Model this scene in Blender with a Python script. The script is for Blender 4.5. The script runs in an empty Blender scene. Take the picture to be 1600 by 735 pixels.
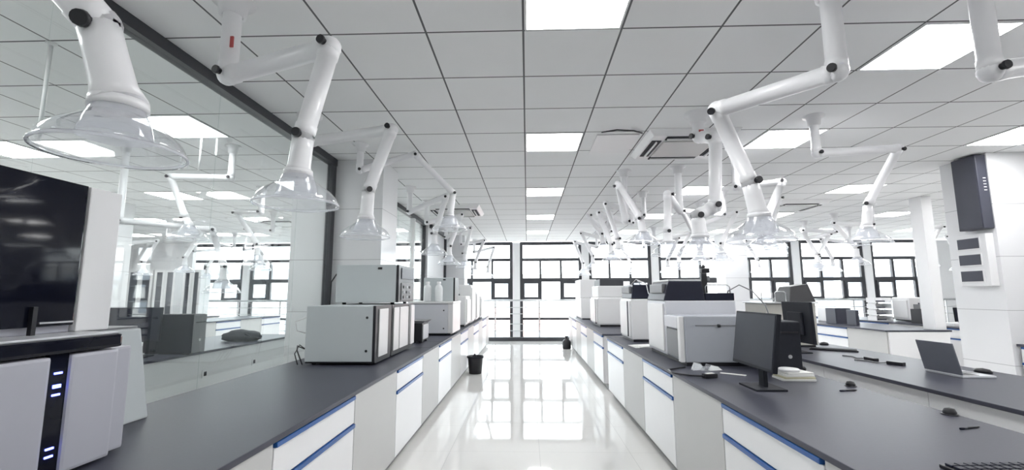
import bpy, bmesh, math, random
from mathutils import Vector, Matrix
random.seed(7)
sc = bpy.context.scene
C = sc.collection
PI = math.pi

# ------------------------------------------------------------------ camera
PITCH, YAW, ROLL, FPX, H = 0.12758, -0.03237, -0.0031, 715.9, 1.40
cp, sp, cy, sy, cr, sr = math.cos(PITCH), math.sin(PITCH), math.cos(YAW), math.sin(YAW), math.cos(ROLL), math.sin(ROLL)
FWD = Vector((sy*cp, cy*cp, sp)); RT0 = Vector((cy, -sy, 0)); UP0 = RT0.cross(FWD)
RT = cr*RT0+sr*UP0; UP = -sr*RT0+cr*UP0
cam_d = bpy.data.cameras.new('camera'); cam = bpy.data.objects.new('camera', cam_d); C.objects.link(cam)
cam_d.sensor_width = 36; cam_d.lens = FPX/1600*36; cam_d.clip_start = 0.05; cam_d.clip_end = 300
cam.matrix_world = Matrix(((RT.x, UP.x, -FWD.x, 0), (RT.y, UP.y, -FWD.y, 0), (RT.z, UP.z, -FWD.z, H), (0, 0, 0, 1)))
sc.camera = cam

def ray(px, py):
    return RT*((px-800)/FPX) + UP*(-(py-367.5)/FPX) + FWD
def at(px, py, Y):                       # the point at depth Y seen at a pixel of the 1600x735 photograph
    d = ray(px, py); return d*(Y/d.y) + Vector((0, 0, H))

# ------------------------------------------------------------------ world, exposure
w = bpy.data.worlds.new('sky'); sc.world = w; w.use_nodes = True
bg = w.node_tree.nodes['Background']
bg.inputs[0].default_value = (0.93, 0.97, 1.0, 1); bg.inputs[1].default_value = 4.2
sc.view_settings.view_transform = 'Standard'; sc.view_settings.look = 'None'
sc.view_settings.gamma = 1; sc.view_settings.use_curve_mapping = False
sc.view_settings.exposure = 1.12
PANEL_LIGHT = 10.0                        # emission of the ceiling light panels

# ------------------------------------------------------------------ materials
M = {}
def mat(name, col, rough=.5, metal=0, spec=.5, noise=0, nscale=30, coat=0, emit=0, bump=0):
    m = bpy.data.materials.new(name); m.use_nodes = True
    nt = m.node_tree; b = nt.nodes['Principled BSDF']
    b.inputs['Base Color'].default_value = (*col, 1); b.inputs['Roughness'].default_value = rough
    b.inputs['Metallic'].default_value = metal; b.inputs['Specular IOR Level'].default_value = spec
    b.inputs['Coat Weight'].default_value = coat; b.inputs['Coat Roughness'].default_value = .05
    if emit:
        b.inputs['Emission Color'].default_value = (*col, 1); b.inputs['Emission Strength'].default_value = emit
    tc = nt.nodes.new('ShaderNodeTexCoord')
    if noise:
        n = nt.nodes.new('ShaderNodeTexNoise'); n.inputs['Scale'].default_value = nscale; n.inputs['Detail'].default_value = 4
        nt.links.new(tc.outputs['Object'], n.inputs['Vector'])
        mx = nt.nodes.new('ShaderNodeMix'); mx.data_type = 'RGBA'
        mx.inputs['A'].default_value = (*[c*(1-noise) for c in col], 1); mx.inputs['B'].default_value = (*[min(1, c*(1+noise)) for c in col], 1)
        nt.links.new(n.outputs['Fac'], mx.inputs['Factor']); nt.links.new(mx.outputs['Result'], b.inputs['Base Color'])
        if bump:
            bp = nt.nodes.new('ShaderNodeBump'); bp.inputs['Strength'].default_value = bump; bp.inputs['Distance'].default_value = .002
            nt.links.new(n.outputs['Fac'], bp.inputs['Height']); nt.links.new(bp.outputs['Normal'], b.inputs['Normal'])
    M[name] = m; return m

def grid_mat(name, col, line, px, py, ox, oy, half, axes=('X', 'Y'), rough=.5, spec=.5, noise=.02):
    """plain surface with thin joints on a regular grid (object coordinates)"""
    m = mat(name, col, rough, spec=spec, noise=noise, nscale=2.5)
    nt = m.node_tree; b = nt.nodes['Principled BSDF']
    tc = nt.nodes.new('ShaderNodeTexCoord'); sx = nt.nodes.new('ShaderNodeSeparateXYZ'); nt.links.new(tc.outputs['Object'], sx.inputs[0])
    outs = []
    for ax, p, o in ((axes[0], px, ox), (axes[1], py, oy)):
        if not p: continue
        s = nt.nodes.new('ShaderNodeMath'); s.operation = 'SUBTRACT'; nt.links.new(sx.outputs[ax], s.inputs[0]); s.inputs[1].default_value = o
        q = nt.nodes.new('ShaderNodeMath'); q.operation = 'PINGPONG'; nt.links.new(s.outputs[0], q.inputs[0]); q.inputs[1].default_value = p/2
        l = nt.nodes.new('ShaderNodeMath'); l.operation = 'LESS_THAN'; nt.links.new(q.outputs[0], l.inputs[0]); l.inputs[1].default_value = half
        outs.append(l)
    f = outs[0]
    if len(outs) > 1:
        f = nt.nodes.new('ShaderNodeMath'); f.operation = 'MAXIMUM'; nt.links.new(outs[0].outputs[0], f.inputs[0]); nt.links.new(outs[1].outputs[0], f.inputs[1])
    mx = nt.nodes.new('ShaderNodeMix'); mx.data_type = 'RGBA'
    src = b.inputs['Base Color'].links[0].from_socket
    nt.links.new(src, mx.inputs['A']); mx.inputs['B'].default_value = (*line, 1)
    nt.links.new(f.outputs[0], mx.inputs['Factor']); nt.links.new(mx.outputs['Result'], b.inputs['Base Color'])
    return m

def glass_mat(name, tint, ior=1.45, gain=1.0, haze=0.0):
    """thin clear sheet: transparent with Fresnel reflection and optional white haze mixed in, as glare on the clear hoods"""
    m = bpy.data.materials.new(name); m.use_nodes = True; nt = m.node_tree; nt.nodes.clear()
    o = nt.nodes.new('ShaderNodeOutputMaterial'); t = nt.nodes.new('ShaderNodeBsdfTransparent'); g = nt.nodes.new('ShaderNodeBsdfGlossy')
    t.inputs[0].default_value = (*tint, 1); g.inputs['Roughness'].default_value = .01; g.inputs['Color'].default_value = (1, 1, 1, 1)
    fr = nt.nodes.new('ShaderNodeFresnel'); ge = nt.nodes.new('ShaderNodeNewGeometry')
    mi = nt.nodes.new('ShaderNodeMix'); mi.inputs['A'].default_value = ior; mi.inputs['B'].default_value = 1/ior      # a thin sheet reflects alike from both sides
    nt.links.new(ge.outputs['Backfacing'], mi.inputs['Factor']); nt.links.new(mi.outputs['Result'], fr.inputs[0])
    mu = nt.nodes.new('ShaderNodeMath'); mu.operation = 'MULTIPLY'; mu.use_clamp = True; mu.inputs[1].default_value = gain; nt.links.new(fr.outputs[0], mu.inputs[0])
    mx = nt.nodes.new('ShaderNodeMixShader'); nt.links.new(mu.outputs[0], mx.inputs[0]); nt.links.new(g.outputs[0], mx.inputs[2])
    if haze:
        d = nt.nodes.new('ShaderNodeBsdfTranslucent'); d.inputs[0].default_value = (.95, .96, 1, 1)
        df = nt.nodes.new('ShaderNodeBsdfDiffuse'); df.inputs[0].default_value = (.95, .96, 1, 1)
        ad = nt.nodes.new('ShaderNodeMixShader'); ad.inputs[0].default_value = .5; nt.links.new(d.outputs[0], ad.inputs[1]); nt.links.new(df.outputs[0], ad.inputs[2])
        m2 = nt.nodes.new('ShaderNodeMixShader'); m2.inputs[0].default_value = haze
        nt.links.new(t.outputs[0], m2.inputs[1]); nt.links.new(ad.outputs[0], m2.inputs[2]); nt.links.new(m2.outputs[0], mx.inputs[1])
    else:
        nt.links.new(t.outputs[0], mx.inputs[1])
    nt.links.new(mx.outputs[0], o.inputs[0]); M[name] = m; return m

X0, Y0 = -0.0123, 2.6254                  # ceiling grid origin (0.6 m tiles)
grid_mat('ceiling', (.86, .865, .87), (.16, .16, .165), .6, .6, X0, Y0, .0065, rough=.9, spec=.2)
grid_mat('floor_tile', (.74, .735, .715), (.55, .55, .54), .8, .8, .1, .3, .0018, rough=.045, spec=.5, noise=.03)
grid_mat('wall_panel', (.78, .785, .80), (.42, .42, .44), .6, 1.2, .6, .1, .003, axes=('Z', 'Y'), rough=.28, spec=.5)
grid_mat('wall_panel_front', (.78, .785, .80), (.42, .42, .44), .6, 0, .6, 0, .003, axes=('Z', 'Y'), rough=.28, spec=.5)
mat('wall', (.80, .80, .81), .6, noise=.02, nscale=3)
mat('white', (.82, .82, .83), .35, noise=.015, nscale=8)
mat('cabinet', (.80, .80, .81), .32, noise=.02, nscale=5)
mat('panel_grey', (.52, .52, .515), .4, noise=.02, nscale=5)
mat('arm_white', (.86, .86, .88), .28, noise=.01, nscale=9)
mat('worktop', (.048, .05, .07), .42, spec=.38, noise=.12, nscale=60, bump=.05)
mat('black', (.012, .012, .016), .35, noise=.2, nscale=20)
mat('black_gloss', (.006, .007, .014), .05, spec=.22, noise=.2, nscale=6)
mat('black_soft', (.016, .018, .025), .6, spec=.25, noise=.2, nscale=40)
mat('dark_frame', (.045, .047, .055), .4, noise=.1, nscale=12)
mat('dark_navy', (.014, .016, .03), .35, spec=.22, noise=.1, nscale=12)
mat('dark_grey', (.05, .053, .075), .4, noise=.06, nscale=12)
mat('mid_grey', (.20, .205, .215), .45, noise=.06, nscale=12)
mat('instr_grey', (.56, .60, .615), .38, noise=.03, nscale=7)
mat('front_grey', (.40, .42, .46), .38, noise=.03, nscale=7)
mat('door_grey', (.44, .445, .50), .4, noise=.03, nscale=7)
mat('instr_light', (.62, .63, .67), .38, noise=.03, nscale=7)
mat('instr_white', (.74, .74, .745), .34, noise=.02, nscale=7)
mat('beige', (.50, .49, .45), .5, noise=.04, nscale=12)
mat('blue', (.012, .085, .30), .3, noise=.08, nscale=15)
mat('steel', (.62, .63, .64), .28, metal=.9, noise=.04, nscale=20)
mat('plinth', (.30, .30, .30), .5, noise=.05, nscale=10)
mat('paper', (.80, .80, .78), .7, noise=.03, nscale=25)
mat('paper_yellow', (.55, .52, .38), .7, noise=.05, nscale=25)
mat('laptop_grey', (.19, .20, .235), .4, metal=.2, noise=.05, nscale=20)
mat('red', (.45, .08, .08), .5, noise=.05)
mat('bottle', (.78, .80, .81), .25, noise=.03, nscale=20)
mat('light_panel', (1, 1, 1), .5, emit=PANEL_LIGHT)
mat('led_blue', (.12, .16, 1.0), .4, emit=5)
mat('outside_wall', (.62, .61, .60), .9, noise=.05, nscale=1)
mat('outside_glass', (.25, .28, .32), .3, noise=.05, nscale=1)
mat('outside_roof', (.60, .38, .34), .9, noise=.08, nscale=1)
mat('outside_ground', (.5, .5, .48), .9, noise=.08, nscale=.3)
glass_mat('glass', (.93, .955, .95), 1.5, 1.25)
glass_mat('window_glass', (.96, .98, .98), 1.45, 1.0)
glass_mat('clear_plastic', (.94, .95, .96), 1.45, 1.6, haze=.16)  # white haze and boosted reflection imitate the bright glare on the hoods
glass_mat('milky_plastic', (.94, .95, .97), 1.45, 1.4, haze=.45)
glass_mat('cabinet_glass', (.74, .76, .79), 1.45, 1.0)

# ------------------------------------------------------------------ mesh helpers
class MB:
    def __init__(s): s.bm = bmesh.new()
    def _add(s, verts, faces, smooth=False):
        vs = [s.bm.verts.new(v) for v in verts]
        for f in faces:
            try:
                fc = s.bm.faces.new([vs[i] for i in f]); fc.smooth = smooth
            except ValueError: pass
        return vs
    def box(s, x0, x1, y0, y1, z0, z1, bev=0):
        t = bmesh.new()
        v = [t.verts.new(p) for p in ((x0, y0, z0), (x1, y0, z0), (x1, y1, z0), (x0, y1, z0), (x0, y0, z1), (x1, y0, z1), (x1, y1, z1), (x0, y1, z1))]
        for f in ((3, 2, 1, 0), (4, 5, 6, 7), (0, 1, 5, 4), (1, 2, 6, 5), (2, 3, 7, 6), (3, 0, 4, 7)): t.faces.new([v[i] for i in f])
        if bev: bmesh.ops.bevel(t, geom=t.edges[:], offset=bev, segments=2, profile=.6, affect='EDGES')
        s.merge(t); return s
    def hexa(s, p, bev=0):                 # eight corners: four below, four above, same order
        t = bmesh.new(); v = [t.verts.new(q) for q in p]
        for f in ((3, 2, 1, 0), (4, 5, 6, 7), (0, 1, 5, 4), (1, 2, 6, 5), (2, 3, 7, 6), (3, 0, 4, 7)): t.faces.new([v[i] for i in f])
        if bev: bmesh.ops.bevel(t, geom=t.edges[:], offset=bev, segments=2, profile=.6, affect='EDGES')
        s.merge(t); return s
    def merge(s, t):
        me = bpy.data.meshes.new('tmp'); t.to_mesh(me); t.free(); s.bm.from_mesh(me); bpy.data.meshes.remove(me)
    def tube(s, pts, r, n=14, caps=True):
        """smooth tube along points, r a number or a list"""
        pts = [Vector(p) for p in pts]; rs = r if isinstance(r, (list, tuple)) else [r]*len(pts)
        rings = []; prev = None
        for i, p in enumerate(pts):
            d = (pts[min(i+1, len(pts)-1)]-pts[max(i-1, 0)])
            if d.length < 1e-9: d = Vector((0, 0, 1))
            d.normalize()
            if prev is None:
                a = d.orthogonal().normalized()
            else:
                a = prev - d*prev.dot(d)
                a = a.normalized() if a.length > 1e-6 else d.orthogonal().normalized()
            prev = a; b = d.cross(a)
            rings.append([s.bm.verts.new(p+(a*math.cos(2*PI*k/n)+b*math.sin(2*PI*k/n))*rs[i]) for k in range(n)])
        for i in range(len(rings)-1):
            for k in range(n):
                f = s.bm.faces.new((rings[i][k], rings[i][(k+1) % n], rings[i+1][(k+1) % n], rings[i+1][k])); f.smooth = True
        if caps:
            s.bm.faces.new(rings[0][::-1]); s.bm.faces.new(rings[-1])
        return s
    def ball(s, c, r, seg=14):
        t = bmesh.new(); bmesh.ops.create_uvsphere(t, u_segments=seg, v_segments=seg//2+2, radius=r)
        for f in t.faces: f.smooth = True
        bmesh.ops.translate(t, verts=t.verts[:], vec=Vector(c)); s.merge(t); return s
    def lathe(s, prof, c=(0, 0, 0), n=32, smooth=True, caps=False):
        c = Vector(c); rings = []
        for r, z in prof:
            rings.append([s.bm.verts.new(c+Vector((r*math.cos(2*PI*k/n), r*math.sin(2*PI*k/n), z))) for k in range(n)])
        for i in range(len(rings)-1):
            for k in range(n):
                f = s.bm.faces.new((rings[i][k], rings[i][(k+1) % n], rings[i+1][(k+1) % n], rings[i+1][k])); f.smooth = smooth
        if caps: s.bm.faces.new(rings[0][::-1]); s.bm.faces.new(rings[-1])
        return s
    def build(s, name, m, parent=None, rotz=0, loc=None):
        bmesh.ops.recalc_face_normals(s.bm, faces=s.bm.faces[:])
        me = bpy.data.meshes.new(name); s.bm.to_mesh(me); s.bm.free()
        me.materials.append(M[m] if isinstance(m, str) else m)
        o = bpy.data.objects.new(name, me); C.objects.link(o)
        if parent is not None:
            o.parent = parent
        if loc is not None: o.location = loc
        if rotz: o.rotation_euler.z = rotz
        return o

def B(x0, x1, y0, y1, z0, z1, bev=0): return MB().box(x0, x1, y0, y1, z0, z1, bev)
def tag(o, label, cat, group=None, kind=None):
    if label: o['label'] = label
    if cat: o['category'] = cat
    if group: o['group'] = group
    if kind: o['kind'] = kind
    return o
def thing(name, label, cat, loc=(0, 0, 0), rotz=0, group=None):
    o = bpy.data.objects.new(name, None); C.objects.link(o); o.empty_display_size = .1
    o.location = loc; o.rotation_euler.z = rotz
    return tag(o, label, cat, group)
def struct(name, mb, m):
    o = mb.build(name, m); o['kind'] = 'structure'; return o
def copy_tree(o, parent=None):
    c = o.copy(); C.objects.link(c)
    if parent is not None: c.parent = parent
    for ch in list(o.children): copy_tree(ch, c)
    return c

ZT = .80                                  # bench height
CEIL = 3.0
# ------------------------------------------------------------------ room shell
XL, XR, YB, YF = -13.0, 13.4, -4.0, 14.42
struct('floor', B(XL-.2, XR+.2, YB-.2, YF+.25, -.2, 0), 'floor_tile')
struct('ceiling', B(XL-.2, XR+.2, YB-.2, 13.9, CEIL, CEIL+.2), 'ceiling')
struct('ceiling', B(XL-.2, XR+.2, 13.9, YF+.25, CEIL+.06, CEIL+.2), 'wall')
struct('wall_left', B(XL-.2, XL, YB, YF, 0, CEIL), 'wall')
struct('wall_right', B(XR, XR+.2, YB, YF, 0, CEIL), 'wall')
struct('wall_rear', B(XL, XR, YB-.2, YB, 0, CEIL), 'wall')
# far facade: white piers between the window bays, a lintel above
PER = 2.16
k0, k1 = -5, 5
bays = []
for k in range(k0, k1+1):
    xs = -.22 + PER*k; bays.append((xs, xs+1.93))
struct('wall_alcove', B(XL, -10.32, 13.8, 13.95, 0, CEIL), 'wall')
n = 0
edges = [XL] + [v for b_ in bays for v in b_] + [XR]
for i in range(0, len(edges), 2):
    n += 1
    struct('trim_%d' % n, B(edges[i], edges[i+1], YF-.02, YF+.22, 0, CEIL), 'wall')
# windows
for i, (a, b) in enumerate(bays):
    wnd = bpy.data.objects.new('window_%d' % (i+1), None); C.objects.link(wnd); wnd.location = ((a+b)/2, YF+.06, 0); wnd['kind'] = 'structure'
    hw = (b-a)/2; e = .045; yy0, yy1 = -.04, .04
    f = MB()
    for z0, z1 in ((0, .08), (.59, .66), (1.77, 1.88), (2.42, 2.51), (2.93, 3.03)): f.box(-hw+.001, hw-.001, yy0, yy1, z0, z1)
    for x in (-hw+e, hw-e): f.box(x-e, x+e, yy0-.005, yy1+.005, 0, 3.03)
    for x in (-hw/3, hw/3): f.box(x-.032, x+.032, yy0-.003, yy1+.003, 1.24, 2.44)
    f.box(-hw, hw, yy0, yy1, 1.18, 1.24)
    fr = f.build('window_frame', 'dark_frame', wnd)
    MB().box(-hw+e, hw-e, -.006, .006, .05, 2.98).build('window_pane', 'window_glass', wnd)
    for q in (0, 2):
        x0 = -hw+.09 if q == 0 else hw/3+.032; x1 = -hw/3-.032 if q == 0 else hw-.09
        sb = MB(); t = .055
        sb.box(x0, x1, 0, .05, 1.24, 1.24+t); sb.box(x0, x1, 0, .05, 1.77-t, 1.77); sb.box(x0, x0+t, 0, .05, 1.24+t, 1.77-t); sb.box(x1-t, x1, 0, .05, 1.24+t, 1.77-t)
        so = sb.build('window_sash', 'dark_frame', wnd)
        so.location.y = -.09
# pale edge strip in front of the first right-hand pier is part of the wall; steel railing before the windows
rl = thing('window_railing', 'steel railing of thin horizontal bars along the whole window wall', 'railing', (0, 13.95, 0))
MB().tube([(-10.3, 0, 1.2), (XR-.1, 0, 1.2)], .028, 10).build('handrail', 'steel', rl)
for z in (.99, .80, .50, .30): MB().tube([(-10.3, 0, z), (XR-.1, 0, z)], .011, 8).build('rail', 'steel', rl)
x = -10.2
while x < XR-.2:
    B(x-.02, x+.02, -.01, .01, .11, 1.19).build('post', 'steel', rl); x += 1.32
B(-10.31, XR-.1, -.04, .04, 0, .11).build('base_rail', 'dark_frame', rl)

# structural columns
def column(n, x0, x1, y0, y1): return struct('trim_%d' % n, B(x0, x1, y0, y1, 0, CEIL), 'wall_panel')
column(20, -2.78, -1.70, 5.27, 5.88)
column(21, -2.78, -1.70, 12.45, 13.05)
column(22, 5.30, 5.95, 5.30, 5.90)
column(23, 5.30, 5.90, 12.45, 13.05)
column(24, -7.6, -7.0, 7.25, 7.85)
struct('wall_inner', B(-2.40, -2.22, 10.15, 12.45, 0, CEIL), 'wall_panel')

# ------------------------------------------------------------------ outside
tag(B(-150, 150, 18, 200, -9, -8.6).build('outside_ground', 'outside_ground'), None, None, kind='structure')
def building(x0, x1, y0, y1, z0, z1, nx, nz, m, label):
    t = thing('building', label, 'building', ((x0+x1)/2, (y0+y1)/2, z0))
    hx, hy, h = (x1-x0)/2, (y1-y0)/2, z1-z0
    B(-hx, hx, -hy, hy, 0, h).build('walls', m, t)
    B(-hx-.3, hx+.3, -hy-.3, hy+.3, h, h+.4).build('roof', 'outside_roof' if m == 'outside_roof' else 'outside_wall', t)
    for i in range(nx):
        for j in range(nz):
            cx = -hx+(i+.5)*2*hx/nx; cz = (j+.5)*h/nz
            B(cx-hx/nx*.5, cx+hx/nx*.5, -hy-.08, -hy+.05, cz-h/nz*.26, cz+h/nz*.26).build('window', 'outside_glass', t)
building(-18, 16, 62, 76, -8.6, 3.6, 12, 4, 'outside_wall', 'pale office building across the street seen through the middle windows')
building(-4, 14, 34, 44, -8.6, -.3, 6, 2, 'outside_roof', 'low reddish building just below the middle windows')
building(-72, -24, 66, 80, -8.6, 6, 12, 4, 'outside_wall', 'pale long building seen through the windows of the left-hand room')
building(24, 64, 60, 74, -8.6, 5, 10, 4, 'outside_wall', 'pale building seen through the windows at the right')

# ------------------------------------------------------------------ ceiling lights
def light_at(ix, iy, label, s=.0):
    t = thing('ceiling_light', label, 'ceiling light', (X0+.6*ix+.3, Y0+.6*iy+.3, CEIL), group='square ceiling light panels')
    a = .29
    f = MB(); f.box(-a, a, -a, -a+.012, -.008, 0); f.box(-a, a, a-.012, a, -.008, 0); f.box(-a, -a+.012, -a+.012, a-.012, -.008, 0); f.box(a-.012, a, -a+.012, a-.012, -.008, 0)
    f.build('light_frame', 'white', t)
    B(-a+.012, a-.012, -a+.012, a-.012, -.006, 0).build('diffuser', 'light_panel', t)
col_names = {0: 'over the central aisle', 4: 'over the second right-hand bench', 8: 'in the row left of the right pier', 12: 'in the far right row', 16: 'in the outermost right row',
             -6: 'just behind the glass partition', -10: 'in the middle of the left-hand room', -14: 'at the far left of the next room', -18: 'along the far left wall'}
ordn = ['nearest', 'second nearest', 'third nearest', 'fourth nearest', 'fifth nearest', 'sixth nearest', 'seventh nearest']
rows = {0: [-5, -1, 3, 7, 11, 15], 4: [-4, 0, 3, 7, 11, 15], 8: [-5, -1, 3, 7, 11, 15], 12: [-5, -1, 3, 7, 11, 15], 16: [-5, -1, 3, 7, 11, 15],
        -6: [-6, -2, 2, 6, 10, 14], -10: [-5, -1, 3, 7, 11, 15], -14: [-5, -1, 3, 7, 11, 15], -18: [-5, -1, 3, 7, 11, 15]}
for ix, rr in rows.items():
    for j, iy in enumerate(rr):
        light_at(ix, iy, 'square white ceiling light panel %s, %s' % (col_names[ix], ordn[j] if Y0+.6*iy > 0 else 'behind the viewer'))

# ------------------------------------------------------------------ glass partition
gp = thing('glass_partition', 'frameless glass partition with black top rail left of the aisle', 'glass partition', (-2.3, 0, 0))
B(-.045, .045, -4, 5.26, 2.92, 2.999).build('top_rail', 'dark_frame', gp)
B(-.03, .03, -4, 5.26, 0, .08).build('bottom_rail', 'dark_frame', gp)
B(-.035, .035, 5.17, 5.26, .08, 2.92).build('mullion', 'dark_frame', gp)
yy = [-4, -2.8, -1.6, -.4, .8, 2.0, 3.22, 4.44, 5.17]
for a, b in zip(yy, yy[1:]): B(-.006, .006, a+.004, b-.004, .08, 2.92).build('glass_pane', 'glass', gp)
gp2 = thing('glass_partition', 'farther glass partition with black rail between the two left piers', 'glass partition', (-2.3, 0, 0))
B(-.045, .045, 5.89, 10.14, 2.92, 2.999).build('top_rail', 'dark_frame', gp2)
B(-.03, .03, 5.89, 10.14, 0, .08).build('bottom_rail', 'dark_frame', gp2)
B(-.04, .04, 9.05, 9.15, .08, 2.92).build('white_post', 'white', gp2)
B(-.035, .035, 10.07, 10.14, .08, 2.92).build('mullion', 'dark_frame', gp2)
for a, b in ((5.89, 7.0), (7.0, 8.05), (8.05, 9.05), (9.15, 10.07)): B(-.006, .006, a+.004, b-.004, .08, 2.92).build('glass_pane', 'glass', gp2)
o = thing('door_frame_post', 'black vertical post on the white wall before the second left pier', 'post', (-2.19, 12.2, 0))
B(-.03, .03, -.04, .04, 0, 2.98).build('post', 'dark_frame', o); B(-.03, .03, -1.9, -.04, 2.9, 2.98).build('top_rail', 'dark_frame', o)

# ------------------------------------------------------------------ benches
def worktop(x0, x1, y0, y1, label, z=ZT):
    o = B(x0, x1, y0, y1, z-.026, z, .004).build('worktop', 'worktop'); tag(o, label, 'worktop'); return o
def cabinet(xf, d, y0, y1, depth, label, drawers=True, m='cabinet', z=ZT):
    """xf the front face, d = -1 faces -X, +1 faces +X"""
    t = thing('base_cabinet', label, 'cabinet', (xf, (y0+y1)/2, 0), 0 if d > 0 else PI)
    h = (y1-y0)/2-.002; top = z-.028
    B(-depth, -.022, -h, h, .08, top).build('carcass', m, t)
    B(-depth+.02, -.06, -h, h, 0, .08).build('plinth', 'plinth', t)
    if drawers:
        dr = B(-.02, 0, -h+.003, h-.003, top-.165, top-.024, .003).build('drawer', m, t)
        B(-.016, .010, -h+.01, h-.01, top-.023, top-.001, .003).build('handle', 'blue', dr)
        for a, b in ((-h+.003, h-.003),):
            do = B(-.02, 0, a, b, .085, top-.195, .003).build('door', m, t)
            B(-.016, .010, a+.0, b-.0, top-.193, top-.170, .003).build('handle', 'blue', do)
    else:
        B(-.02, 0, -h+.003, h-.003, .085, top, .003).build('front_panel', 'panel_grey', t)
nth = ['nearest', 'second', 'third', 'fourth', 'fifth', 'sixth', 'seventh', 'eighth', 'ninth', 'tenth', 'eleventh', 'twelfth', 'thirteenth', 'fourteenth', 'fifteenth']
def cab_row(xf, d, ys, depth, where, first_draw, z=ZT):
    nd = np_ = 0; dr = first_draw
    for a, b in zip(ys, ys[1:]):
        if dr: lab = 'white drawer cabinet with blue pulls, %s %s' % (nth[nd], where); nd += 1
        else: lab = 'plain grey-fronted cabinet, %s %s' % (nth[np_], where); np_ += 1
        cabinet(xf, d, a, b, depth, lab, dr, z=z); dr = not dr
# right of the aisle
MOD = .93
ysR = [0.0, .93, 1.87, 2.79, 3.70, 4.62, 5.55, 6.60]
worktop(1.112, 2.12, 0.0, 6.62, 'dark grey worktop right of the aisle, in the foreground')
cab_row(1.12, -1, ysR, .93, 'under the near worktop right of the aisle', True)
ysR2 = [7.02+.93*i for i in range(7)]
worktop(1.112, 2.12, 7.0, 12.62, 'far dark worktop right of the aisle, beyond the break in the bench')
cab_row(1.12, -1, ysR2, .93, 'under the far worktop right of the aisle', True)
worktop(2.52, 3.56, 0.0, 12.6, 'dark worktop behind the service gap carrying the open laptop')
cab_row(3.53, 1, [0.0+1.05*i for i in range(13)], .95, 'under the laptop bench', True)
# left of the aisle
ysL = [.15, 1.08, 2.01, 2.94, 3.87, 4.82, 5.70, 6.62, 7.54, 8.46, 9.38, 10.3, 11.22, 12.14, 13.0]
worktop(-2.12, -1.072, .15, 5.25, 'dark grey worktop left of the aisle, in the foreground')
worktop(-1.68, -1.072, 5.255, 5.895, 'short dark worktop in front of the first left pier')
worktop(-2.12, -1.072, 5.90, 12.44, 'dark worktop left of the aisle, beyond the first pier')
worktop(-1.68, -1.072, 12.445, 13.0, 'short dark worktop in front of the second left pier')
cab_row(-1.08, 1, ysL, .55, 'under the worktops left of the aisle', True)
# right-hand far benches
worktop(5.74, 6.78, 7.68, 12.4, 'dark worktop at the right whose near end is in view')
cab_row(5.77, -1, [7.70, 8.62, 9.54, 10.46, 11.38, 12.38], .98, 'under the right bench with end in view', False)
o = B(5.79, 6.73, 7.672, 7.698, .0, ZT-.03).build('end_panel', 'cabinet'); tag(o, 'white end panel closing the near end of the right-hand bench', 'panel')
worktop(7.42, 8.46, 8.0, 12.6, 'dark worktop at the far right behind the bench with the near end in view')
cab_row(7.45, -1, [8.02, 8.94, 9.86, 10.78, 11.7, 12.58], .98, 'under the far right worktop', True)
worktop(5.32, 6.2, 2.4, 5.28, 'dark worktop at the right edge reaching the pier with the wall boxes', z=.84)
cab_row(5.35, -1, [2.42, 3.37, 4.32, 5.27], .8, 'under the worktop at the right edge', True, z=.84)
# left-hand room
worktop(-4.55, -3.46, 1.5, 7.0, 'dark worktop behind the glass partition carrying the computers')
o = MB().box(-4.5, -3.50, 1.52, 6.98, .08, ZT-.028).box(-4.46, -3.54, 1.52, 6.98, 0, .08).build('bench_carcass', 'cabinet'); tag(o, 'white back panelled bench body behind the glass partition', 'cabinet')
for i, y in enumerate((3.1, 4.0, 5.0, 5.9)):
    t = thing('wall_socket', 'small socket plate on the white bench back behind the glass, %s from the viewer' % nth[i], 'socket', (-3.497, y, .55))
    B(0, .006, -.043, .043, -.043, .043, .002).build('plate', 'white', t); B(.006, .009, -.02, .02, -.022, .022).build('insert', 'black', t)
worktop(-8.1, -7.10, 8.6, 13.2, 'dark worktop far back in the left-hand room')
cab_row(-7.13, 1, [8.62+.915*i for i in range(6)], .94, 'under the farther left-room worktop', True)
worktop(-9.9, -8.9, 8.6, 13.2, 'farthest dark worktop in the left-hand room')
cab_row(-8.93, 1, [8.62+.915*i for i in range(6)], .94, 'under the farthest left-room worktop', False)

# service riser standing on the bench at the right
sr_ = thing('service_riser', 'white boxed service riser from the right-hand worktop up to the ceiling', 'service riser', (6.66, 7.85, ZT))
B(-.085, .085, -.12, .12, 0, CEIL-ZT-.001, .004).build('riser_box', 'white', sr_)

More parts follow.
